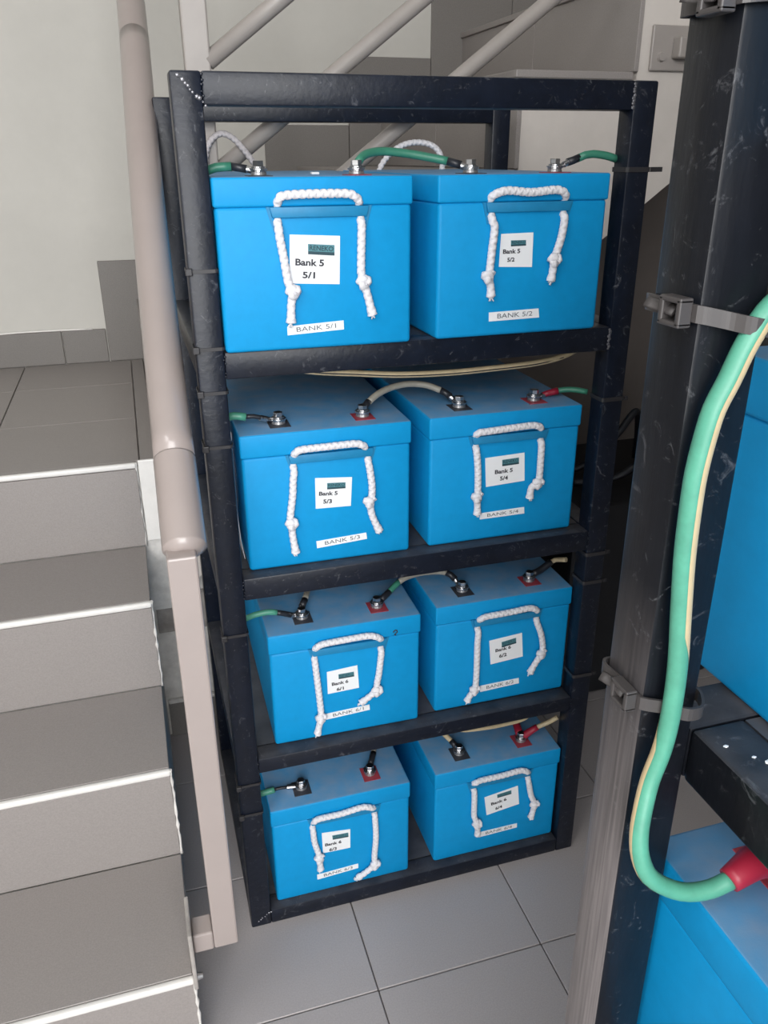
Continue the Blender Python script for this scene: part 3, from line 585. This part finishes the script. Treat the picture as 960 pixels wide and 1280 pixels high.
def knot_path(c, s=.0021, rot=0.0, y=-.0075):
    pts = []
    for i in range(16):
        t = 2 * math.pi * i / 16 * .93 + .6 + rot
        pts.append((c[0] + s * (math.sin(t) + 2 * math.sin(2 * t)), y + s * 1.1 * (-math.sin(3 * t)), c[1] + s * (math.cos(t) - 2 * math.cos(2 * t))))
    return pts
def rope_part(par, name, pts, m, r=.0047, step=.0011):
    bm = new_bm(); sweep(bm, pts, r, n=14, step=step, braid=.20, pitch=.0085); return obj(name, bm, m, par)
def battery(n, loc, rz, label, terminals=((.060, .042), (.180, .042)), rear=None, group='blue batteries in the far rack'):
    b = thing('battery', label, 'battery', loc, rz, group)
    share('casing', case_me, b); share('lid', lid_me, b); share('handle_bar', bar_me, b)
    for i, (x, y) in enumerate(terminals):
        p = share('terminal_pad', padr if i else padk, b, (x, y, BH))
        if i: p['label'] = 'red terminal pad'
        share('terminal_post', post_me, p, (0, 0, .0009))
        share('hex_bolt', bolt_me, p, (0, 0, .0066), (0, 0, random.uniform(0, 1)))
    if n is None: return b
    f = BATTERY_FEATURES[n]
    yr = -.0052
    # front rope: down from the left knot, up behind the bar, across the lid, down to the right knot
    ax0, ax1 = f['top'][0], f['top'][-1]
    top = [(x, -.0062 if 0 < i < len(f['top']) - 1 else -.0015, z) for i, (x, z) in enumerate(f['top'])]
    mid = [(ax0[0], .010, .1660)] + top + [(ax1[0], .010, .1660)]
    h = rope_part(b, 'handle_rope', mid, M['rope'])
    for side in 'LR':
        seg = f[side]; K = f[side + 'K']; tl = f[side + 'T']
        x0 = seg[0][0]
        pts = [(x0, .011, .1575), (x0, .001, .1525), (x0, -.0045, .1455)] + [(x, yr, z) for x, z in seg[1:]] + [(K[0], -.0068, K[1] + .003)]
        pts = pts[:3] + [p for p in pts[3:] if p[2] < .142]
        hs = rope_part(h, 'rope_end', pts, M['rope'])
        rope_part(h, 'knot', knot_path(K, .0019, rot=random.uniform(-.4, .4)), M['rope'], r=.0048, step=.0016)
        tp = [(K[0], -.0062, K[1])] + [(x, yr, z) for x, z in tl]
        bm = new_bm(); sweep(bm, tp, lambda s: .0048 * (1 + .26 * max(0, s - .7) / .3), n=14, step=.0011, braid=.14, pitch=.0085)
        e = Vector(tp[-1]); dirn = (e - Vector(tp[-2])).normalized()
        for _ in range(9):
            q = e + Vector((random.uniform(-.004, .004), random.uniform(-.003, .003), random.uniform(-.003, .003)))
            sweep(bm, [e, q + dirn * .003], .0009, n=5, step=0)
        obj('rope_tail', bm, M['rope'], h)
    # paper label with logo and two lines of print, tape strip with its own print
    lab = sheet('paper_label', f['lab'], .0008, .0008, M['paper'], b)
    lg = f['logo']; cut = [(lg[0][0] + (lg[3][0] - lg[0][0]) * .70, lg[0][1] + (lg[3][1] - lg[0][1]) * .70), (lg[1][0] + (lg[2][0] - lg[1][0]) * .70, lg[1][1] + (lg[2][1] - lg[1][1]) * .70)]
    sheet('logo_patch', [lg[0], lg[1], cut[1], cut[0]], .0005, .0002, M['logo'], lab)
    sheet('logo_band', [cut[0], cut[1], lg[2], lg[3]], .0005, .0002, M['logodark'], lab)
    du = (lg[1][0] - lg[0][0]) * .05
    hh = abs(lg[0][1] - cut[0][1])
    lettering('logo_lettering', 'RENEKO', (cut[0][0] + du, cut[0][1] + hh * .14), (cut[1][0] - du, cut[1][1] + hh * .14), hh * .70, .0003, M['logodark'], lab, bold=.02)
    lettering('printed_line', 'Bank ' + n[0], f['t1'][0], f['t1'][1], .0076 * (f['t1'][1][0] - f['t1'][0][0]) / .033, .0004, M['ink'], lab, bold=.032)
    lettering('printed_line', n, f['t2'][0], f['t2'][1], .0074 * (f['t2'][1][0] - f['t2'][0][0]) / .0145, .0004, M['ink'], lab, bold=.032)
    st = sheet('tape_label', f['strip'], .0008, .0008, M['paper'], b)
    q = [Vector(c) for c in f['strip']]
    lo_ = q[3].lerp(q[2], .16) * .73 + q[0].lerp(q[1], .16) * .27; hi_ = q[3].lerp(q[2], .86) * .73 + q[0].lerp(q[1], .86) * .27
    lettering('printed_line', 'BANK ' + n, lo_, hi_, (q[0] - q[3]).length * .52, .0004, M['greyink'], st, bold=.0)
    if rear:
        Mi = (Matrix.Translation(loc) @ Matrix.Rotation(rz, 4, 'Z')).inverted()
        rp = [tuple(Mi @ Vector(p)) for p in rear]
        rope_part(b, 'rear_handle_rope', rp, M['ropegrey'] if n == '5/1' else M['rope'], step=.0014)
    return b
B0 = {'5/1': (.0345, -.0083, -.0150), '5/2': (.3076, -.009, .015), '5/3': (.0456, .021, -.0107), '5/4': (.3129, .0203, -.0048), '6/1': (.0644, .0243, -.0162), '6/2': (.3325, .0293, -.004), '6/3': (.0468, .0128, -.0034), '6/4': (.3325, .0151, -.002)}
BL = {
 '5/1': 'blue battery labelled Bank 5 5/1 on the top shelf of the rack, left one',
 '5/2': 'blue battery labelled Bank 5 5/2 on the top shelf of the rack, right one',
 '5/3': 'blue battery labelled Bank 5 5/3, left one on the second shelf from the top',
 '5/4': 'blue battery labelled Bank 5 5/4, right one on the second shelf from the top',
 '6/1': 'blue battery labelled Bank 6 6/1 with a black scribble on its lid',
 '6/2': 'blue battery labelled Bank 6 6/2, right one on the third shelf from the top',
 '6/3': 'blue battery labelled Bank 6 6/3, left one on the bottom shelf',
 '6/4': 'blue battery labelled Bank 6 6/4 on the bottom shelf, with red cable boots'}
REAR = {'5/1': [(.0756, .46, 1.17), (.0756, .46, 1.1864), (.0762, .465, 1.2009), (.0807, .468, 1.2189), (.0912, .47, 1.2332), (.106, .47, 1.2404), (.1222, .468, 1.2344), (.1377, .465, 1.2187), (.1518, .462, 1.1992), (.1633, .460, 1.1807), (.166, .460, 1.168)],
        '5/2': [(.3700, .46, 1.168), (.3718, .46, 1.1813), (.38, .463, 1.1953), (.3977, .468, 1.2118), (.4203, .47, 1.2233), (.4453, .47, 1.2271), (.4685, .468, 1.2232), (.4826, .465, 1.2128), (.4895, .462, 1.1946), (.4876, .46, 1.1802), (.487, .46, 1.168)]}
BAT = {}
for n, (x, y, a) in B0.items():
    row = (int(n[0]) - 5) * 2 + (0 if n[2] in '12' else 1)
    BAT[n] = battery(n, (x, y, ROWZ[row]), a, BL[n], rear=REAR.get(n))
bm = new_bm(); sweep(bm, [(.1945, -.0006, .1760), (.1965, -.0006, .1785), (.1995, -.0006, .1790), (.2010, -.0006, .1760), (.1985, -.0006, .1735), (.1965, -.0006, .1715), (.199, -.0006, .1705)], .0009, n=6, step=.001)
obj('marker_scribble', bm, M['ink'], BAT['6/1'])
bm = new_bm(); bx(bm, .137, .147, .105, .115, BH, BH + .003, bev=.001); obj('vent_plug', bm, M['paper'], BAT['5/1'])

# ------------------------------------------------------------ battery cables
def cable(label, parts, stripe=None, group='cables between the batteries'):
    """parts: (part name, points, radius, material)"""
    o = Vector(parts[0][1][0]); c = thing('battery_cable', label, 'cable', o, 0, group)
    for nm, pts, r, m in parts:
        bm = new_bm(); sweep(bm, [Vector(p) - o for p in pts], r, n=14, step=.006); obj(nm, bm, m, c)
    return c
def lug(bm, p, q, bolt):
    """crimped barrel from p to q, then a flat tongue and ring round the bolt"""
    p, q, k = Vector(p), Vector(q), Vector(bolt)
    cyl(bm, p, q, .0040, n=14)
    sweep(bm, [q - (q - p) * .2, q.lerp(k, .5), k.lerp(q, .25)], .0036, n=10, step=.003, flat=.55)
    cyl(bm, k, k + Vector((0, 0, .0016)), .0095, n=20)
def add_lug(c, p, q, bolt, name='cable_lug'):
    o = c.location; bm = new_bm(); lug(bm, Vector(p) - o, Vector(q) - o, Vector(bolt) - o); return obj(name, bm, M['steel'], c)
def tb_(n, i):                                     # top of a terminal post, in the world
    x, y, a = B0[n]; row = (int(n[0]) - 5) * 2 + (0 if n[2] in '12' else 1)
    lx, ly = ((.060, .042), (.180, .042))[i]
    return (x + lx * math.cos(a) - ly * math.sin(a), y + lx * math.sin(a) + ly * math.cos(a), ROWZ[row] + BH + .0050)
RC = .0048
G, Y_, K_, GB = M['green'], M['yellow'], M['sleeve'], M['greybeige']
# top shelf
c = cable('green cable with black sleeve from the left post to the Bank 5 5/1 bolt', [('sheath', [(.0355, .046, 1.1895), (.047, .044, 1.1935), (.0645, .042, 1.1945)], .0052, G), ('black_sleeve', [(.0635, .042, 1.1945), (.074, .040, 1.1930), (.082, .038, 1.1915)], .0046, K_)])
add_lug(c, (.080, .038, 1.1918), (.088, .036, 1.1905), tb_('5/1', 0))
c = cable('green cable arching from Bank 5 5/1 across to Bank 5 5/2', [('sheath', [(.219, .040, 1.1965), (.224, .045, 1.2020), (.235, .055, 1.2075), (.2579, .065, 1.2105), (.2896, .065, 1.2080), (.3202, .058, 1.2030), (.3423, .050, 1.1985)], .0052, G), ('black_sleeve', [(.341, .050, 1.1987), (.350, .046, 1.1960), (.357, .042, 1.1940)], .0050, K_)])
add_lug(c, (.221, .042, 1.1985), (.2185, .038, 1.1945), tb_('5/1', 1)); add_lug(c, (.355, .043, 1.1945), (.361, .040, 1.1915), tb_('5/2', 0), )
c = cable('short green cable with black sleeve from Bank 5 5/2 to the right post', [('sheath', [(.519, .034, 1.2010), (.530, .034, 1.2050), (.5406, .033, 1.2062), (.5588, .031, 1.2040), (.574, .030, 1.2000)], .0050, G), ('black_sleeve', [(.504, .034, 1.1962), (.512, .034, 1.1985), (.521, .034, 1.2018)], .0050, K_)])
add_lug(c, (.506, .034, 1.1970), (.499, .034, 1.1935), tb_('5/2', 1))
# second shelf
c = cable('cut green cable stub with bare wire beside the left bolt of Bank 5 5/3', [('sheath', [(.0345, .056, .8845), (.046, .056, .8855), (.0612, .054, .8830)], .0054, M['greenlight']), ('black_sleeve', [(.060, .054, .8835), (.072, .054, .8830), (.084, .055, .8790)], .0032, K_)])
add_lug(c, (.080, .055, .8800), (.089, .057, .8770), tb_('5/3', 0))
c = cable('grey beige cable arching from Bank 5 5/3 to Bank 5 5/4', [('sheath', [(.236, .068, .8840), (.2539, .080, .8915), (.279, .095, .8955), (.3076, .100, .8975), (.3345, .095, .8945), (.352, .082, .8885)], RC, GB), ('black_sleeve', [(.2265, .062, .8750), (.231, .065, .8800), (.238, .0695, .8855)], .0050, K_), ('black_sleeve', [(.351, .083, .8890), (.358, .079, .8850), (.3645, .075, .8800)], .0050, K_)])
add_lug(c, (.230, .0645, .8790), (.2275, .0625, .8750), tb_('5/3', 1)); add_lug(c, (.362, .0755, .8815), (.367, .072, .8770), tb_('5/4', 0))
c = cable('green cable with red boot from Bank 5 5/4 to the right post', [('sheath', [(.534, .068, .8765), (.545, .062, .8790), (.557, .053, .8800), (.5735, .045, .8775)], .0042, G), ('red_boot', [(.512, .070, .8715), (.522, .070, .8735), (.536, .067, .8765)], lambda s: .0040 + .0018 * s, M['redboot'])])
add_lug(c, (.516, .070, .8720), (.508, .069, .8700), tb_('5/4', 1))
c = thing('battery_cable', 'long pale yellow cable sagging below the beam over Bank 5 5/3 and 5/4', 'cable', (.11, .052, .942), 0, 'cables between the batteries')
pts = [(.09, .062, .958), (.1325, .052, .9440), (.165, .050, .9380), (.2078, .048, .9335), (.2766, .046, .9265), (.3479, .046, .9238), (.4215, .046, .9250), (.4847, .047, .9275), (.53, .052, .9330), (.575, .062, .946)]
bm = new_bm(); sweep(bm, [Vector(p) - Vector((.11, .052, .942)) for p in pts], .0045, n=14, step=.008); obj('sheath', bm, M['yellow'], c)
bm = new_bm(); sweep(bm, [Vector(p) - Vector((.11, .052, .942)) + Vector((0, -.0036, -.0006)) for p in pts[1:-1]], .0013, n=6, step=.008); obj('dark_stripe', bm, M['sleeve'], c)
# third shelf
c = cable('green cable with black sleeve reaching Bank 6 6/1 from the left post', [('sheath', [(.0355, .066, .5640), (.0512, .062, .5715), (.072, .060, .5745), (.086, .060, .5715)], .0046, M['greenlight']), ('black_sleeve', [(.085, .060, .5718), (.098, .061, .5665), (.108, .062, .5620)], .0042, K_)])
add_lug(c, (.105, .062, .5635), (.113, .063, .5595), tb_('6/1', 0))
t_ = tb_('6/1', 0)
c = cable('grey cable running straight back from the left bolt of Bank 6 6/1', [('sheath', [(.1345, .0870, .5695), (.139, .098, .5700), (.148, .125, .5700), (.160, .170, .5680), (.172, .24, .566)], RC, GB), ('black_sleeve', [(.128, .077, .5655), (.1315, .082, .5680), (.1352, .0885, .5697)], .0054, K_)])
add_lug(c, (.130, .080, .5668), (.1275, .075, .5630), (t_[0], t_[1], t_[2] + .0016))
c = cable('green and beige cable arching from Bank 6 6/1 to Bank 6 6/2', [('green_sheath', [(.270, .083, .5625), (.280, .088, .5680), (.292, .093, .5742)], RC, M['green']), ('sheath', [(.291, .0925, .5735), (.3019, .095, .5782), (.3297, .100, .5800), (.3617, .100, .5780), (.375, .097, .5750)], RC, GB), ('black_sleeve', [(.2535, .070, .5590), (.262, .077, .5605), (.272, .084, .5635)], .0052, K_), ('black_sleeve', [(.374, .0975, .5755), (.381, .094, .5720), (.387, .087, .5660)], .0052, K_)])
add_lug(c, (.257, .076, .5610), (.2515, .0695, .5580), tb_('6/1', 1)); add_lug(c, (.385, .091, .5690), (.388, .085, .5620), tb_('6/2', 0))
c = cable('black sleeved cable with yellow end from Bank 6 6/2 to the right post', [('sheath', [(.5555, .080, .5750), (.563, .077, .5800), (.5735, .060, .5870)], .0040, Y_), ('black_sleeve', [(.522, .076, .5610), (.536, .078, .5640), (.557, .080, .5760)], .0058, K_)])
add_lug(c, (.526, .077, .5625), (.519, .074, .5585), tb_('6/2', 1))
# bottom shelf
c = cable('cut green cable stub with thin black wire beside Bank 6 6/3', [('sheath', [(.0375, .058, .2330), (.050, .057, .2350), (.0625, .056, .2375)], .0052, M['greenlight']), ('black_sleeve', [(.061, .056, .2375), (.074, .056, .2380), (.086, .056, .2365)], .0026, K_)])
add_lug(c, (.083, .056, .2370), (.092, .055, .2365), tb_('6/3', 0))
c = cable('grey cable with black sleeve running back from the red pad of Bank 6 6/3', [('sheath', [(.2425, .0865, .2434), (.2475, .098, .2440), (.262, .125, .2480), (.285, .18, .250)], RC, GB), ('black_sleeve', [(.232, .067, .2385), (.2385, .079, .2418), (.2435, .0885, .2436)], .0052, K_)])
add_lug(c, (.234, .070, .2395), (.2305, .064, .2375), tb_('6/3', 1))
c = cable('yellow cable with black sleeve running back from the left bolt of Bank 6 6/4', [('sheath', [(.384, .0725, .2470), (.378, .082, .2520), (.368, .098, .2600), (.350, .14, .268)], .0046, Y_), ('black_sleeve', [(.390, .064, .2395), (.3868, .0685, .2436), (.3832, .0738, .2480)], .0052, K_)])
add_lug(c, (.3885, .066, .2410), (.391, .0635, .2385), tb_('6/4', 0))
c = cable('thin yellow cable lying under the beam over Bank 6 6/4', [('sheath', [(.355, .055, .3030), (.3829, .038, .2985), (.4184, .034, .2955), (.4636, .034, .2935), (.5061, .034, .2985), (.53, .050, .3060)], .0036, Y_)])
c = cable('yellow cable with red boot leading from Bank 6 6/4 to the right post', [('sheath', [(.539, .050, .2585), (.5591, .044, .2700), (.5735, .039, .2815)], .0044, Y_), ('red_boot', [(.517, .057, .2380), (.527, .053, .2490), (.541, .0495, .2595)], lambda s: .0070 - .0014 * s, M['redboot'])])
add_lug(c, (.519, .0565, .2405), (.5165, .057, .2385), tb_('6/4', 1))
c = cable('red booted cable pointing straight back from Bank 6 6/4', [('sheath', [(.521, .108, .2460), (.528, .14, .250), (.540, .20, .252)], .0046, M['redboot']), ('red_boot', [(.5125, .062, .2400), (.5140, .075, .2455), (.5215, .112, .2465)], lambda s: .0072 - .001 * s, M['redboot'])])

# ------------------------------------------------------------ zip ties on the far rack
def ziptie(label, cx, cy, z, hx, hy, m, group, tilt=0.0, band=.0042, head=(0, -1), rnd=.004, th=.0013, tail=.014):
    t = thing('cable_tie', label, 'cable tie', (cx, cy, z), 0, group)
    bm = new_bm(); path = []
    for (sx, sy, a0) in ((1, 1, 0), (-1, 1, 90), (-1, -1, 180), (1, -1, 270)):
        for k in range(4):
            a = math.radians(a0 + 30 * k); path.append((sx * (hx - rnd) + rnd * math.cos(a), sy * (hy - rnd) + rnd * math.sin(a)))
    n = len(path); V = []
    for i, (x, y) in enumerate(path):
        l = math.hypot(x, y); ox, oy = x * (1 + th / l), y * (1 + th / l); dz = tilt * x / hx
        V.append([bm.verts.new((x, y, dz - band / 2)), bm.verts.new((x, y, dz + band / 2)), bm.verts.new((ox, oy, dz + band / 2)), bm.verts.new((ox, oy, dz - band / 2))])
    for i in range(n):
        a, b = V[i], V[(i + 1) % n]
        for k in range(4): bm.faces.new((a[k], b[k], b[(k + 1) % 4], a[(k + 1) % 4]))
    obj('strap', bm, m, t)
    return t
g = 'black cable ties on the far rack posts'
LZ = [(1.081, 'topmost black cable tie on the left post, beside Bank 5 5/1'), (.9885, 'black cable tie on the left post at the foot of Bank 5 5/1'), (.9333, 'black cable tie on the left post just below the top shelf beam'), (.862, 'black cable tie on left post level with the lid of Bank 5 5/3'), (.5787, 'black cable tie on the left post level with the cable of Bank 6 6/1'), (.3068, 'black cable tie on the left post just above the lid of Bank 6 6/3'), (.2478, 'lowest black cable tie on the left post, at the bolts of Bank 6 6/3')]
for z, lab in LZ:
    t = ziptie(lab, TB / 2, TB / 2, z, TB / 2 + .0008, TB / 2 + .0008, M['tie'], g)
    bm = new_bm(); bx(bm, -.0205, -.0125, -.0232, -.0178, -.0042, .0042, bev=.001); obj('tie_head', bm, M['tie'], t)
RZ = [(1.187, 'topmost black cable tie on the right post, its tail sticking out'), (.8768, 'black cable tie on the right post level with the bolts of Bank 5 5/4'), (.6243, 'black cable tie on the right post just above a yellow cable end'), (.5734, 'black cable tie on right post, level with the red pad of Bank 6 6/2'), (.3938, 'black cable tie on the right post beside the lower edge of Bank 6 6/2')]
for z, lab in RZ:
    t = ziptie(lab, RW - TB / 2, TB / 2, z, TB / 2 + .0008, TB / 2 + .0008, M['tie'], g, band=.006)
    bm = new_bm(); bx(bm, .0186, .0245 if z < 1.1 else .036, -.018, -.0165, -.003, .003); obj('tie_tail', bm, M['tie'], t)
# thin white sheet squeezed between the left post and Bank 5 5/3
bm = new_bm()
prof = [(.0375, .868), (.0365, .84), (.0360, .80), (.0368, .75), (.0388, .71), (.0425, .680), (.0432, .680), (.0396, .71), (.0376, .75), (.0368, .80), (.0373, .84), (.0383, .868)]
prism(bm, [(x - .038, z - .68) for x, z in prof], 0, .11, 'Y')
o = obj('plastic_sheet', bm, M['foam']); o.location = (.038, .037, .68); tag(o, 'thin white plastic sheet squeezed between left post and Bank 5 5/3', 'sheet')

# ------------------------------------------------------------ near rack on the right, its batteries and its cable
NP, NX, NY = .0355, .173, -.705
nr = thing('battery_rack', 'close black steel rack at the right edge with scuffed corner post', 'rack', (NX, NY, 0))
for (x, y) in ((0, 0), (0, -.44), (.57, 0), (.57, -.44)):
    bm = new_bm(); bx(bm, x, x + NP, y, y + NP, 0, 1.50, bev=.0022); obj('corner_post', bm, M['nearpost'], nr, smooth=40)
NZ = [.9035, .5985, .285, 1.2185, 1.50]
for z in NZ:
    bm = new_bm(); bx(bm, NP + .0003, 2 * NP, -.44 + NP, -.0003, z - NP, z, bev=.0022); obj('cross_beam', bm, M['nearblack'], nr, smooth=40)
    bm = new_bm(); bx(bm, .57 - NP, .5697, -.44 + NP, -.0003, z - NP, z, bev=.0022); obj('cross_beam', bm, M['nearblack'], nr, smooth=40)
    for y in (0, -.44):
        bm = new_bm(); bx(bm, NP + .0003, .5697, y + .0004, y + NP - .0004, z - NP, z - .0002, bev=.0022); obj('side_beam', bm, M['nearblack'], nr, smooth=40)
    if z < 1.4:
        bm = new_bm(); bx(bm, 2 * NP + .001, .57 - NP - .001, -.40, -.001, z - .008, z - .0008); obj('shelf_sheet', bm, M['plate'], nr)
random.seed(11)
pf = new_bm()
for (x, y, r) in ((.0452, -.018, .0014), (.054, -.030, .0012), (.060, -.036, .003), (.064, -.040, .0026), (.058, -.041, .0018), (.066, -.047, .0012)):
    t = bmesh.new(); bmesh.ops.create_icosphere(t, subdivisions=1, radius=r); merge(pf, t, Matrix.Translation((x, y, .9037)) @ Matrix.Diagonal((1.3, .9, .25, 1)))
obj('plaster_splash', pf, M['paper'], nr)
battery(None, (.4905, -.632, .9035), math.pi, 'bright blue battery on the upper shelf of the close right rack', group='blue batteries in the close rack')
battery(None, (.4505, -.683, .5985), math.pi, 'blue battery with red cable boot on lower shelf of the close right rack', group='blue batteries in the close rack')
battery(None, (.7380, -.655, .9035), math.pi, 'added blue battery on the upper shelf of the close right rack, farther from the stairs', group='blue batteries in the close rack')  # this and the next three are unseen, added to block daylight here
battery(None, (.7380, -.683, .5985), math.pi, 'added blue battery on the lower shelf of the close right rack, farther from the stairs', group='blue batteries in the close rack')
battery(None, (.4905, -.683, 1.2185), math.pi, 'added blue battery on the topmost shelf of the close right rack, nearer the stairs', group='blue batteries in the close rack')
battery(None, (.7380, -.683, 1.2185), math.pi, 'added blue battery on the topmost shelf of the close right rack, farther from the stairs', group='blue batteries in the close rack')
# thick green cable with yellow stripe
NC = [(.3100, -.700, 1.1130), (.2850, -.725, 1.1320), (.2450, -.735, 1.1500), (.2260, -.722, 1.1530), (.2106, -.7155, 1.1480), (.2000, -.7155, 1.1405), (.1948, -.7155, 1.1320), (.1906, -.7155, 1.1234), (.1859, -.7155, 1.1107), (.1805, -.7155, 1.0980), (.1780, -.7155, 1.0845), (.1764, -.7155, 1.0705), (.1760, -.7155, 1.0561), (.1770, -.7155, 1.0257), (.1801, -.7155, .9928), (.1837, -.7155, .9575), (.1839, -.716, .9266), (.1812, -.717, .9059), (.1759, -.718, .887), (.1709, -.722, .8714), (.1677, -.726, .8573), (.1678, -.730, .8443), (.1725, -.734, .8325), (.1839, -.737, .8232), (.1957, -.740, .8190), (.2094, -.742, .8192), (.2223, -.743, .8238)]
co = Vector(NC[-1])
nc = thing('battery_cable', 'thick pale green cable with yellow stripe tied to the close right post', 'cable', co, 0)
path = catmull(NC, .004)
bm = new_bm(); sweep(bm, [p - co for p in path], .0052, n=20, step=0); obj('sheath', bm, M['greenlight'], nc)
fr = frames(path); bm = new_bm(); rings = []
camp = Vector((-.0666, -1.0152, 1.2037))
for i, (p, (t, a, b)) in enumerate(zip(path, fr)):
    # the stripe keeps to one side of the sheath and turns slowly with the cable's twist
    side = t.cross(Vector((0, 1, 0.0))); side = side.normalized() if side.length > .05 else a
    fwd = side.cross(t).normalized()
    if fwd.y > 0: fwd = -fwd
    f_ = i / len(path); ang = math.radians(27 + 222 * max(0, min(1, (f_ - .60) / .14)))
    ring = []
    for k in range(7):
        w = ang - .58 + 1.16 * k / 6
        d = fwd * math.cos(w) + side * math.sin(w)
        ring.append(bm.verts.new(p - co + d * .00535))
    rings.append(ring)
for r0, r1 in zip(rings[:-1], rings[1:]):
    for k in range(6): bm.faces.new((r0[k], r0[k + 1], r1[k + 1], r1[k]))
o = obj('yellow_stripe', bm, M['stripe'], nc); o['label'] = 'yellow stripe'
bm = new_bm(); sweep(bm, [Vector(p) - co for p in ((.2200, -.743, .8232), (.2280, -.742, .8262), (.2400, -.739, .8270), (.2540, -.734, .8200), (.2640, -.729, .8085))], lambda s: .0070 + .0030 * min(1, s * 2.2), n=20, step=.003); obj('red_boot', bm, M['redboot'], nc)
# grey zip ties round the close post and the cable
def neartie(label, z, dz, ybulge, th=.0016, band=.0078):
    t = thing('cable_tie', label, 'cable tie', (NX + NP / 2, NY, z), 0, 'grey cable ties on the close post')
    h = NP / 2 + .0012; bm = new_bm()
    loop = [(-h, NP + .001), (-h, NP * .5), (-h, .002), (-h + .002, -.0015), (-.006, -.006 + ybulge * .3), (.0, -.0115 + ybulge), (.006, -.0125 + ybulge), (.012, -.0100 + ybulge), (h - .001, -.002), (h, .003), (h, NP * .5), (h, NP + .001), (0, NP + .0016)]
    P = catmull([(x, y, dz * (x / h)) for x, y in loop], .002, closed=True); V = []
    n = len(P)
    for i, p in enumerate(P):
        d = (P[(i + 1) % n] - P[i - 1]); nn = Vector((-d.y, d.x, 0)).normalized()
        if nn.dot(Vector((p.x, p.y - NP / 2, 0))) < 0: nn = -nn
        V.append([bm.verts.new(p + Vector((0, 0, -band / 2))), bm.verts.new(p + Vector((0, 0, band / 2))), bm.verts.new(p + nn * th + Vector((0, 0, band / 2))), bm.verts.new(p + nn * th + Vector((0, 0, -band / 2)))])
    for i in range(n):
        a, b = V[i], V[(i + 1) % n]
        for k in range(4): bm.faces.new((a[k], b[k], b[(k + 1) % 4], a[(k + 1) % 4]))
    obj('strap', bm, M['tiegrey'], t)
    # ratchet head: an open frame standing on the post's left face
    hx = -h - .0015; z0 = -dz
    hd = new_bm()
    ya, yb = .001, .017
    bx(hd, hx - .0070, hx, ya, ya + .0030, z0 - .0062, z0 + .0062, bev=.0008)
    bx(hd, hx - .0070, hx, yb - .0030, yb, z0 - .0062, z0 + .0062, bev=.0008)
    bx(hd, hx - .0070, hx, ya, yb, z0 + .0040, z0 + .0066, bev=.0008)
    bx(hd, hx - .0070, hx, ya, yb, z0 - .0066, z0 - .0040, bev=.0008)
    obj('tie_head', hd, M['tiegrey'], t)
    tl = new_bm(); sweep(tl, [(hx - .003, yb - .008, z0), (hx - .0045, yb + .003, z0 + .001), (hx - .0075, yb + .009, z0 + .002)], .0030, n=8, step=.003, flat=.28); obj('tie_tail', tl, M['tiegrey'], t)
neartie('middle grey cable tie on the close right post where the green cable bends out', 1.1355, -.0040, -.001)
neartie('lower grey cable tie holding the green cable to the close right post by the beam', .9285, -.0025, -.001)
neartie('grey cable tie on the close right post at the very top of the picture', 1.2625, .0015, .011)

# ------------------------------------------------------------ dark things under the upper flight
o = box_obj('filler_case', (0, .42, 0, .40, 0, .50), M['boxblack'], None, bev=.01); o.location = (.80, .42, 0); tag(o, 'black case added to fill the dark area between the two racks', 'case')  # put in to fill the dark area under the flight
for i, (pts, lab) in enumerate((
    ([(.86, .62, .5085), (.90, .60, .520), (.945, .58, .558), (.985, .57, .612), (1.03, .58, .655), (1.07, .62, .60), (1.10, .66, .5085)], 'thick black cable looped on the black case behind the right post, upper loop'),
    ([(.86, .55, .5085), (.92, .52, .515), (.96, .50, .535), (1.0, .50, .555), (1.05, .53, .53), (1.08, .57, .5085)], 'black cable looped on the black case behind the right post, lower loop'))):
    bm = new_bm(); oo = Vector(pts[0]); sweep(bm, [Vector(p) - oo for p in pts], .0085, n=12, step=.01); o = obj('cable_loop', bm, M['sleeve']); o.location = oo; tag(o, lab, 'cable', 'black cable loops on the case')
